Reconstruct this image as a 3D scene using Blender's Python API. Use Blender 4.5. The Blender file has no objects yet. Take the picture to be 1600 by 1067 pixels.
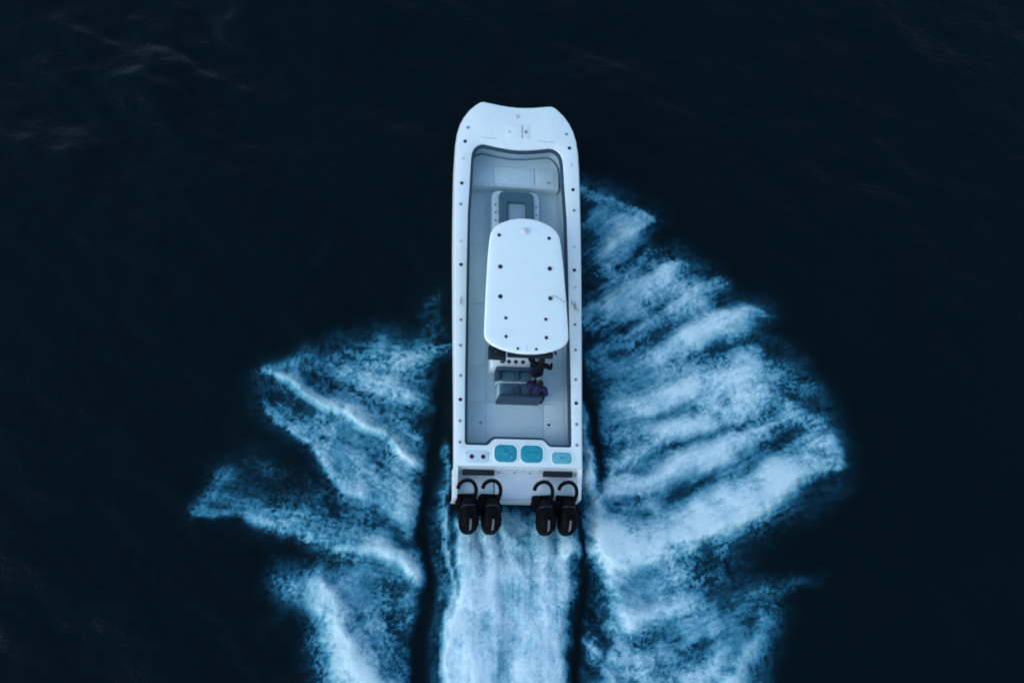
import bpy, bmesh, math, random
import numpy as np
from mathutils import Matrix, Vector

# ------------------------------------------------------------------ camera, sky, sun, exposure
SC = bpy.context.scene
COL = SC.collection
R = math.radians
cam_data = bpy.data.cameras.new('camera')
cam = bpy.data.objects.new('camera', cam_data); COL.objects.link(cam)
cam_data.sensor_fit = 'HORIZONTAL'; cam_data.sensor_width = 36
cam_data.angle = R(45.0); cam_data.clip_end = 20000
cam.matrix_world = Matrix.Translation((-2.2015, -7.4453, 34.6991)) @ Matrix.Rotation(R(-3.6), 4, 'Y') @ Matrix.Rotation(R(20.2), 4, 'X')
SC.camera = cam
SUN_EL, SUN_AZ = R(32), R(-115)          # azimuth from +Y towards +X
world = bpy.data.worlds.new('World'); SC.world = world; world.use_nodes = True
wn = world.node_tree; wn.nodes.clear()
wo = wn.nodes.new('ShaderNodeOutputWorld'); wb = wn.nodes.new('ShaderNodeBackground'); ws = wn.nodes.new('ShaderNodeTexSky')
ws.sky_type = 'NISHITA'; ws.sun_disc = False; ws.sun_elevation = SUN_EL; ws.sun_rotation = SUN_AZ
ws.air_density = 1.0; ws.dust_density = 0.25; ws.ozone_density = 0.4
wb.inputs['Strength'].default_value = 0.15
wn.links.new(ws.outputs[0], wb.inputs[0]); wn.links.new(wb.outputs[0], wo.inputs[0])
sun_data = bpy.data.lights.new('sun', 'SUN'); sun_data.energy = 0.6; sun_data.angle = R(40); sun_data.color = (1.0, 0.97, 0.93)
sun = bpy.data.objects.new('sun', sun_data); COL.objects.link(sun)
sd = Vector((math.sin(SUN_AZ)*math.cos(SUN_EL), math.cos(SUN_AZ)*math.cos(SUN_EL), math.sin(SUN_EL)))
sun.rotation_euler = sd.to_track_quat('Z', 'Y').to_euler(); sun.location = sd*60
SC.view_settings.view_transform = 'Standard'; SC.view_settings.look = 'None'
SC.view_settings.gamma = 1.0; SC.view_settings.exposure = 1.02
SC.cycles.transparent_max_bounces = 16
SC.cycles.filter_width = 1.9

# ------------------------------------------------------------------ helpers
def tag(o, label=None, cat=None, group=None, kind=None):
    if label: o['label'] = label
    if cat: o['category'] = cat
    if group: o['group'] = group
    if kind: o['kind'] = kind
    return o
def empty(name, mat=None, parent=None):
    o = bpy.data.objects.new(name, None); COL.objects.link(o); o.empty_display_size = .2
    if parent: o.parent = parent
    if mat is not None: o.matrix_world = mat
    return o
class MB:
    def __init__(s): s.v = []; s.f = []
    def add(s, v, f):
        n = len(s.v); s.v += [tuple(p) for p in v]; s.f += [tuple(i+n for i in q) for q in f]; return s
    def box(s, x0, x1, y0, y1, z0, z1, b=0.0):
        return s.prism([(x0, y0), (x1, y0), (x1, y1), (x0, y1)], z0, z1, b)
    def prism(s, poly, z0, z1, b=0.0, zf=None):
        """extruded outline (counter-clockwise) with a chamfered top edge; zf(x, y) adds to the height"""
        zf = zf or (lambda x, y: 0.0)
        n = len(poly); rings = [(0, z0), (0, z1-b)] + ([(b*.3, z1-b*.3), (b, z1)] if b > 0 else [])
        V = []
        for ins, z in rings:
            for (x, y) in (inset(poly, ins) if ins else poly): V.append((x, y, z+zf(x, y)))
        F = []
        for k in range(len(rings)-1):
            for i in range(n):
                j = (i+1) % n; F.append((k*n+i, k*n+j, (k+1)*n+j, (k+1)*n+i))
        F.append(tuple(range((len(rings)-1)*n, len(rings)*n))); F.append(tuple(reversed(range(n))))
        return s.add(V, F)
    def tube(s, path, r, n=8, closed=False):
        P = [Vector(p) for p in path]; m = len(P); V = []; F = []
        rr = r if isinstance(r, (list, tuple)) else [r]*m
        up = Vector((0, 0, 1))
        for i, p in enumerate(P):
            a = P[(i-1) % m] if (closed or i > 0) else p; c = P[(i+1) % m] if (closed or i < m-1) else p
            t = (c-a).normalized(); u = t.cross(up)
            if u.length < .05: u = t.cross(Vector((0, 1, 0)))
            u.normalize(); w = u.cross(t)
            for k in range(n):
                an = 2*math.pi*k/n; V.append(p+(u*math.cos(an)+w*math.sin(an))*rr[i])
        for i in range(m if closed else m-1):
            for k in range(n):
                a = i*n+k; b_ = i*n+(k+1) % n; c = ((i+1) % m)*n+(k+1) % n; d = ((i+1) % m)*n+k
                F.append((a, b_, c, d))
        if not closed: F.append(tuple(reversed(range(n)))); F.append(tuple(range((m-1)*n, m*n)))
        return s.add(V, F)
    def lathe(s, cx, cy, prof, n=16):
        V = []; F = []
        for (r, z) in prof:
            for k in range(n):
                a = 2*math.pi*k/n; V.append((cx+r*math.cos(a), cy+r*math.sin(a), z))
        for i in range(len(prof)-1):
            for k in range(n):
                F.append((i*n+k, i*n+(k+1) % n, (i+1)*n+(k+1) % n, (i+1)*n+k))
        F.append(tuple(range((len(prof)-1)*n, len(prof)*n))); F.append(tuple(reversed(range(n))))
        return s.add(V, F)
    def loft(s, rings, cap=True):
        n = len(rings[0]); V = [p for r_ in rings for p in r_]; F = []
        for i in range(len(rings)-1):
            for k in range(n):
                F.append((i*n+k, i*n+(k+1) % n, (i+1)*n+(k+1) % n, (i+1)*n+k))
        if cap: F.append(tuple(reversed(range(n)))); F.append(tuple(range((len(rings)-1)*n, len(rings)*n)))
        return s.add(V, F)
    def ball(s, c, r, n=10):
        V = []; F = []; c = Vector(c); r = Vector(r if isinstance(r, (tuple, list)) else (r, r, r))
        for i in range(n+1):
            th = math.pi*i/n
            for k in range(2*n):
                ph = math.pi*k/n
                V.append((c.x+r.x*math.sin(th)*math.cos(ph), c.y+r.y*math.sin(th)*math.sin(ph), c.z-r.z*math.cos(th)))
        for i in range(n):
            for k in range(2*n):
                F.append((i*2*n+k, i*2*n+(k+1) % (2*n), (i+1)*2*n+(k+1) % (2*n), (i+1)*2*n+k))
        return s.add(V, F)
    def mesh(s, name, mat, sharp=38):
        m = bpy.data.meshes.new(name); m.from_pydata(s.v, [], s.f); m.materials.append(mat)
        bm = bmesh.new(); bm.from_mesh(m); bmesh.ops.remove_doubles(bm, verts=bm.verts, dist=1e-5)
        bmesh.ops.recalc_face_normals(bm, faces=bm.faces); bm.to_mesh(m); bm.free()
        m.shade_smooth(); m.set_sharp_from_angle(angle=R(sharp)); return m
    def build(s, name, mat, parent=None, sharp=38):
        return link(name, s.mesh(name, mat, sharp), parent)
def link(name, me, parent=None, loc=None, rz=0.0):
    o = bpy.data.objects.new(name, me); COL.objects.link(o)
    if parent: o.parent = parent
    if loc: o.location = loc
    if rz: o.rotation_euler.z = rz
    return o
def inset(poly, d):
    n = len(poly); out = []
    ar = sum(poly[i][0]*poly[(i+1) % n][1]-poly[(i+1) % n][0]*poly[i][1] for i in range(n))
    sg = 1 if ar > 0 else -1
    for i in range(n):
        p = Vector(poly[i][:2]); a = Vector(poly[i-1][:2]); c = Vector(poly[(i+1) % n][:2])
        e1 = (p-a); e2 = (c-p)
        e1 = e1.normalized() if e1.length > 1e-9 else e2.normalized(); e2 = e2.normalized() if e2.length > 1e-9 else e1
        n1 = Vector((-e1.y, e1.x))*sg; n2 = Vector((-e2.y, e2.x))*sg
        b = n1+n2; b = b/max(b.length_squared, .25)*2
        out.append((p.x+b.x*d, p.y+b.y*d))
    return out
def rrect(x0, x1, y0, y1, r, n=5):
    P = []
    for cx, cy, a0 in ((x1-r, y0+r, -90), (x1-r, y1-r, 0), (x0+r, y1-r, 90), (x0+r, y0+r, 180)):
        for k in range(n+1):
            a = R(a0+90*k/n); P.append((cx+r*math.cos(a), cy+r*math.sin(a)))
    return P
def smooth_poly(P, closed=True, it=2):
    for _ in range(it):
        Q = []; n = len(P)
        for i in range(n if closed else n-1):
            a, b = P[i], P[(i+1) % n]
            Q.append(tuple(.75*a[k]+.25*b[k] for k in range(len(a)))); Q.append(tuple(.25*a[k]+.75*b[k] for k in range(len(a))))
        P = Q if closed else [P[0]]+Q+[P[-1]]
    return P
def catmull(P, m=6):
    P = [Vector(p) for p in P]; out = []
    for i in range(len(P)-1):
        a = P[max(i-1, 0)]; b = P[i]; c = P[i+1]; d = P[min(i+2, len(P)-1)]
        for k in range(m):
            t = k/m
            out.append(.5*((2*b)+(c-a)*t+(2*a-5*b+4*c-d)*t*t+(3*b-a-3*c+d)*t**3))
    out.append(P[-1]); return out

# ------------------------------------------------------------------ materials
def mat_base(name):
    m = bpy.data.materials.new(name); m.use_nodes = True
    nt = m.node_tree; return m, nt, nt.nodes['Principled BSDF']
def N(nt, typ, **kw):
    n = nt.nodes.new(typ)
    for k, v in kw.items():
        if k in n.inputs: n.inputs[k].default_value = v
        else: setattr(n, k, v)
    return n
def surf(name, col, rough=.5, var=.12, scale=3.0, bump=0.0, bscale=120.0, spec=.5, coat=0.0, dirt=0.0):
    """paint, gelcoat or vinyl: base colour with uneven tone, optional grime and fine relief"""
    m, nt, b = mat_base(name)
    tc = N(nt, 'ShaderNodeTexCoord'); n1 = N(nt, 'ShaderNodeTexNoise', Scale=scale, Detail=6.0, Roughness=.6)
    nt.links.new(tc.outputs['Object'], n1.inputs['Vector'])
    mx = N(nt, 'ShaderNodeMix', data_type='RGBA'); mx.blend_type = 'MIX'
    mx.inputs[6].default_value = (*[c*(1-var) for c in col], 1); mx.inputs[7].default_value = (*[min(1, c*(1+var)) for c in col], 1)
    nt.links.new(n1.outputs['Fac'], mx.inputs[0]); last = mx.outputs[2]
    if dirt > 0:
        n2 = N(nt, 'ShaderNodeTexNoise', Scale=scale*2.7, Detail=8.0, Roughness=.7); nt.links.new(tc.outputs['Object'], n2.inputs['Vector'])
        rp = N(nt, 'ShaderNodeValToRGB'); rp.color_ramp.elements[0].position = .52; rp.color_ramp.elements[1].position = .75
        rp.color_ramp.elements[0].color = (0, 0, 0, 1); rp.color_ramp.elements[1].color = (dirt, dirt, dirt, 1)
        nt.links.new(n2.outputs['Fac'], rp.inputs['Fac'])
        m2 = N(nt, 'ShaderNodeMix', data_type='RGBA'); m2.inputs[7].default_value = (col[0]*.45, col[1]*.5, col[2]*.52, 1)
        nt.links.new(rp.outputs['Color'], m2.inputs[0]); nt.links.new(last, m2.inputs[6]); last = m2.outputs[2]
    nt.links.new(last, b.inputs['Base Color'])
    rr = N(nt, 'ShaderNodeMapRange'); rr.inputs['To Min'].default_value = max(.03, rough-.1); rr.inputs['To Max'].default_value = min(1, rough+.1)
    nt.links.new(n1.outputs['Fac'], rr.inputs['Value']); nt.links.new(rr.outputs['Result'], b.inputs['Roughness'])
    b.inputs['Specular IOR Level'].default_value = spec; b.inputs['Coat Weight'].default_value = coat
    if bump > 0:
        n3 = N(nt, 'ShaderNodeTexNoise', Scale=bscale, Detail=2.0); nt.links.new(tc.outputs['Object'], n3.inputs['Vector'])
        bp = N(nt, 'ShaderNodeBump', Strength=bump, Distance=.004); nt.links.new(n3.outputs['Fac'], bp.inputs['Height'])
        nt.links.new(bp.outputs['Normal'], b.inputs['Normal'])
    return m
M = dict(
    gel=surf('white_gelcoat', (.72, .81, .77), .38, .03, 1.6, dirt=.22),
    hull=surf('hull_paint', (.70, .78, .78), .3, .04, 1.2, dirt=.25),
    top=surf('hardtop_gelcoat', (.73, .83, .785), .42, .025, 1.3, dirt=.15),
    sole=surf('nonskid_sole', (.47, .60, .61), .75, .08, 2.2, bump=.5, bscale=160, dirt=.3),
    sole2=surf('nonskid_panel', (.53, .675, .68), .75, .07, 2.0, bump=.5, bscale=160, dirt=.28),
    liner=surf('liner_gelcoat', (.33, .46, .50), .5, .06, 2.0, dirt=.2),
    cushion=surf('pale_vinyl', (.55, .69, .71), .55, .06, 3.0, bump=.2, bscale=60),
    pad=surf('grey_vinyl', (.20, .30, .34), .55, .08, 3.0, bump=.2, bscale=60),
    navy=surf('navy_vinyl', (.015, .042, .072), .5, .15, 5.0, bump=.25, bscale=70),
    slate=surf('slate_vinyl', (.035, .095, .125), .55, .15, 5.0, bump=.25, bscale=70),
    rub=surf('rub_rail', (.52, .53, .57), .5, .1, 6.0),
    steel=surf('stainless', (.20, .21, .22), .3, .1, 8.0),
    dark=surf('dark_plastic', (.012, .018, .026), .5, .2, 8.0, spec=.2),
    grey=surf('grey_plastic', (.22, .24, .25), .5, .12, 8.0),
    motor=surf('black_cowl', (.003, .003, .004), .55, .3, 4.0, spec=.04),
    motor2=surf('black_casting', (.004, .004, .005), .6, .3, 8.0, spec=.05),
    decal=surf('silver_decal', (.13, .11, .12), .4, .25, 14.0),
    lid=surf('teal_acrylic', (.014, .27, .33), .22, .6, 6.5, spec=.5, dirt=.55),
    lid2=surf('pale_teal_acrylic', (.11, .40, .44), .3, .35, 6.0, dirt=.3),
    skin=surf('skin', (.36, .21, .15), .55, .1, 20),
    hair=surf('dark_hair', (.008, .007, .007), .6, .3, 60, bump=.4, bscale=200, spec=.1),
    black_cloth=surf('black_cloth', (.006, .007, .012), .9, .25, 15, bump=.3, bscale=90, spec=.05),
    indigo_cloth=surf('indigo_cloth', (.018, .019, .058), .9, .2, 12, bump=.3, bscale=90, spec=.05),
    brown_cloth=surf('dark_trousers', (.018, .012, .02), .9, .2, 12, bump=.3, bscale=90, spec=.05),
    glass=surf('smoked_glass', (.02, .03, .035), .08, .1, 4),
)

# ------------------------------------------------------------------ water
# ---- noise helpers -------------------------------------------------------
def _hash(ix, iy, seed):
    h = (ix.astype(np.int64)*374761393 + iy.astype(np.int64)*668265263 + seed*974634777) & 0xffffffff
    h = ((h ^ (h >> 13))*1274126177) & 0xffffffff
    h = h ^ (h >> 16)
    return (h & 0xffff).astype(np.float32)/65535.0
def vnoise(x, y, seed=0):
    x0 = np.floor(x); y0 = np.floor(y)
    fx = (x-x0).astype(np.float32); fy = (y-y0).astype(np.float32)
    fx = fx*fx*(3-2*fx); fy = fy*fy*(3-2*fy)
    ix = x0.astype(np.int64); iy = y0.astype(np.int64)
    a = _hash(ix, iy, seed); b = _hash(ix+1, iy, seed)
    c = _hash(ix, iy+1, seed); d = _hash(ix+1, iy+1, seed)
    return a+(b-a)*fx+(c-a)*fy+(a-b-c+d)*fx*fy
def fbm(x, y, f, octv, seed=0, gain=.5):
    r = 0.; a = 1.; t = 0.
    for k in range(octv):
        r = r+a*vnoise(x*f+17.3*k, y*f-9.1*k, seed+k); t += a; a *= gain; f *= 2.03
    return r/t
def sstep(a, b, v):
    t = np.clip((v-a)/(b-a), 0, 1); return t*t*(3-2*t)
def bil(A, u, v):
    u = np.clip(u, 0, A.shape[1]-1.001); v = np.clip(v, 0, A.shape[0]-1.001)
    iu = u.astype(np.int32); iv = v.astype(np.int32); fu = (u-iu).astype(np.float32); fv = (v-iv).astype(np.float32)
    a = A[iv, iu]; b = A[iv, iu+1]; c = A[iv+1, iu]; d = A[iv+1, iu+1]
    return a+(b-a)*fu+(c-a)*fv+(a-b-c+d)*fu*fv
def poly_sdf(X, Y, P):      # positive inside
    P = np.asarray(P, float); n = len(P)
    d = np.full(X.shape, 1e9); ins = np.zeros(X.shape, bool)
    for i in range(n):
        a = P[i]; b = P[(i+1) % n]; e = b-a
        wx = X-a[0]; wy = Y-a[1]
        t = np.clip((wx*e[0]+wy*e[1])/(e@e), 0, 1)
        d = np.minimum(d, (wx-e[0]*t)**2+(wy-e[1]*t)**2)
        c = ((a[1] <= Y) & (b[1] > Y)) | ((b[1] <= Y) & (a[1] > Y))
        if abs(e[1]) > 1e-9:
            ins ^= c & (X < a[0]+(Y-a[1])*e[0]/e[1])
    d = np.sqrt(d)
    return np.where(ins, d, -d)
def stroke(X, Y, P):        # rows: x, y, half width, intensity.  returns signed dist, width, intensity, tangent
    P = np.asarray(P, float)
    best = np.full(X.shape, 1e9); sd = np.zeros(X.shape); w = np.zeros(X.shape); it = np.zeros(X.shape)
    tx = np.zeros(X.shape); ty = np.zeros(X.shape)
    for i in range(len(P)-1):
        a = P[i]; b = P[i+1]; e = b[:2]-a[:2]; L = np.hypot(*e)
        wx = X-a[0]; wy = Y-a[1]
        t = np.clip((wx*e[0]+wy*e[1])/(L*L), 0, 1)
        dd = np.hypot(wx-e[0]*t, wy-e[1]*t)
        m = dd < best
        cr = (e[0]*wy-e[1]*wx)
        best = np.where(m, dd, best); sd = np.where(m, np.where(cr < 0, -dd, dd), sd)
        w = np.where(m, a[2]+(b[2]-a[2])*t, w); it = np.where(m, a[3]+(b[3]-a[3])*t, it)
        tx = np.where(m, e[0]/L, tx); ty = np.where(m, e[1]/L, ty)
    return sd, w, it, tx, ty

FX0, FX1, FY0, FY1, FR = -15.0, 16.0, -8.5, 13.5, 0.03
def foam_field(ENV, RID, GAP):
    """density of foam on the water, on a regular grid in metres.
    ENV: (polygon, base density, edge softness); RID: (sharp side, stroke rows); GAP: stroke rows that clear the foam"""
    cr = 0.09
    xc = np.arange(FX0, FX1+cr, cr); yc = np.arange(FY0, FY1+cr, cr)
    Xc, Yc = np.meshgrid(xc, yc)
    # wobble the domain so that no outline is a ruled curve
    wx = (fbm(Xc, Yc, .55, 4, 5)-.5)*.5; wy = (fbm(Xc, Yc, .55, 4, 25)-.5)*.5
    wx += (fbm(Xc, Yc, 2.2, 3, 45)-.5)*.3; wy += (fbm(Xc, Yc, 2.2, 3, 65)-.5)*.3
    Xw = Xc+wx; Yw = Yc+wy
    D = np.zeros_like(Xc); F = np.zeros(Xc.shape+(2,)); FW = np.full(Xc.shape, 1e-4); SOFT = np.zeros_like(Xc)
    for poly, base, soft in ENV:
        sd = poly_sdf(Xw, Yw, poly)
        D = np.maximum(D, base*sstep(-soft*.35, soft, sd)); D = np.maximum(D, base*.45*sstep(-soft*1.1, soft*.6, sd))
    for side, rows in RID:
        sd, w, it, tx, ty = stroke(Xw, Yw, rows)
        s = sd*np.sign(side)             # positive = towards the sharp edge
        prof = np.where(s > 0, np.exp(-(s/(w*.55))**2), np.exp(-(np.abs(s)/(w*1.25))**1.5))
        D = D+it*prof*(1-.45*np.clip(D, 0, 1))
        if abs(side) > 1: continue       # a rim: no part in the flow
        g = np.exp(-(sd/(w*2.2+.5))**2)+1e-6
        F[..., 0] += tx*g; F[..., 1] += ty*g; FW += g
    for rows in GAP:
        sd, w, it, tx, ty = stroke(Xc+wx*.7, Yc+wy*.7, rows)
        brk = np.where(it > .78, 1.0, np.clip(.15+1.5*fbm(Xc, Yc, 1.1, 3, 500), 0, 1.15))      # troughs come and go
        D = D*(1-it*brk*np.exp(-(np.abs(sd)/(w*(.75+.6*vnoise(Xc*1.6, Yc*1.6, 510))))**2.2))
    D = D*sstep(FY0+.2, FY0+2.4, Yc+1.2*wx)
    n = np.hypot(F[..., 0], F[..., 1])+1e-6
    F /= n[..., None]
    x = np.arange(FX0, FX1, FR); y = np.arange(FY0, FY1, FR)
    X, Y = np.meshgrid(x, y)
    u = (X-FX0)/cr; v = (Y-FY0)/cr
    d = bil(D, u, v)
    # short streaks: noise smeared along the flow
    N = (vnoise(X*12, Y*12, 91)*.5+vnoise(X*25, Y*25, 92)*.5).astype(np.float32)
    acc = np.zeros_like(N); tot = 0.
    fx = F[..., 0].astype(np.float32); fy = F[..., 1].astype(np.float32)
    gu = (X-FX0)/FR; gv = (Y-FY0)/FR
    for sgn in (1, -1):
        pu = gu.copy(); pv = gv.copy()
        for k in range(6):
            cu = pu*FR/cr; cv = pv*FR/cr
            ax = bil(fx, cu, cv); ay = bil(fy, cu, cv)
            pu = pu+sgn*ax*1.7; pv = pv+sgn*ay*1.7
            wgt = 1-k/7.; acc += wgt*bil(N, pu, pv); tot += wgt
    nrm = lambda q: (q-q.mean())/q.std()
    lic = nrm(acc/tot)
    mid = nrm(fbm(X, Y, 1.3, 4, 120))
    qx = X+.22*(fbm(X, Y, 2.1, 2, 200)-.5); qy = Y+.22*(fbm(X, Y, 2.1, 2, 210)-.5)
    grain = nrm(fbm(qx, qy, 11., 3, 140, .8))
    lace = np.minimum(np.abs(2*fbm(qx, qy, 3.6, 3, 160)-1), np.abs(2*fbm(qx, qy, 5.3, 3, 170)-1))
    lace = nrm(-lace)                                     # thin bright threads between dark cells
    patch = sstep(.35, .65, fbm(X, Y, .9, 3, 260))        # where the foam is lacy, where it is misty
    edge = sstep(.02, .32, d); core = 1-.55*sstep(.75, 1.15, d)
    amp = core*(1-.45*np.exp(-((X+.1)/1.9)**8)*(Y < 1.3))
    t = d*(1+.10*mid*amp)+edge*amp*(.04*lic+(.034+.04*patch)*grain+(.018+.042*patch)*lace+.03*mid)
    wash = np.exp(-((X+.1)/1.95)**10)*(Y < 1.3)*edge
    t = t+wash*.045*nrm(vnoise(X*7+.6*np.sin(Y), Y*.7, 270)+.7*vnoise(X*15, Y*1.1, 271))
    t = t+wash*(.05*nrm(fbm(X, Y*.55, 2.6, 4, 280))+.03*grain)
    t = np.maximum(t, d*.55)
    return x, y, np.clip(t, 0, 1.4), d

ENV = [
 ([(2.11,10.59),(3.02,10.53),(3.72,10.15),(4.25,9.76),(4.4,9.43),(4.26,9.05),(4.69,8.71),(5.28,8.25),(5.5,7.96),(6.29,7.76),(6.52,7.47),(6.25,6.99),(6.98,6.97),(7.7,6.69),(7.84,6.4),(7.52,5.8),(8.11,5.23),(8.94,4.09),(9.4,3.29),(9.7,2.41),(9.81,1.54),(9.34,0.95),(8.35,0.47),(7.67,0.12),(6.97,-0.49),(6.28,-1.08),(5.52,-1.51),(6.34,-1.68),(7.48,-2.38),(7.04,-3.36),(6.78,-4.52),(6.04,-6.41),(1.7,-6.41),(2.06,-1.63),(2.28,0.19),(2.22,3.65),(2.05,4.85)],0.45,1.0),
 ([(6.38,-1.04),(8.03,-1.21),(8.96,-1.65),(7.58,-2.21),(6.32,-1.95)],0.1,0.6),
 ([(-1.86,5.48),(-2.13,5.74),(-3.09,5.65),(-4.04,5.69),(-4.88,5.26),(-6.08,4.81),(-6.99,4.41),(-7.37,4.05),(-7.22,3.46),(-7.28,2.98),(-6.68,2.54),(-6.11,2.13),(-5.62,1.61),(-5.29,1.05),(-5.1,0.28),(-5.99,0.08),(-3.62,-0.8),(-5.39,-1.09),(-6.43,-1.37),(-6.6,-1.99),(-5.84,-2.5),(-5.16,-2.85),(-4.94,-3.62),(-4.6,-4.58),(-4.09,-6.43),(-1.89,-6.42),(-2.01,-0.78),(-2.36,0.5),(-2.1,3.96)],0.42,0.9),
 ([(-5.14,1.11),(-7.37,1.92),(-8.42,1.43),(-8.98,0.04),(-7.73,-0.45),(-5.05,-0.81),(-4.37,0.1)],0.24,0.8),
 ([(-1.97,7.14),(-2.74,6.97),(-3.1,6.17),(-3.07,5.14),(-1.86,5.17)],0.2,0.7),
 ([(-3.17,8.49),(-2.74,7.22),(-1.96,6.61),(-1.87,7.24)],0.12,0.5),
 ([(-5.91,8.62),(-5.42,8.53),(-5.56,7.57),(-6.4,7.12),(-6.25,7.76)],0.08,0.5),
 ([(-5.88,-1.72),(-7.11,-3.03),(-6.66,-3.29),(-5.31,-2.59)],0.14,0.6),
 ([(-1.73,0.14),(-1.81,-1.67),(-1.92,-3.42),(-1.93,-6.42),(1.58,-6.41),(1.68,-3.4),(1.93,-1.63),(1.96,0.19)],0.7,0.35)]
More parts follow.
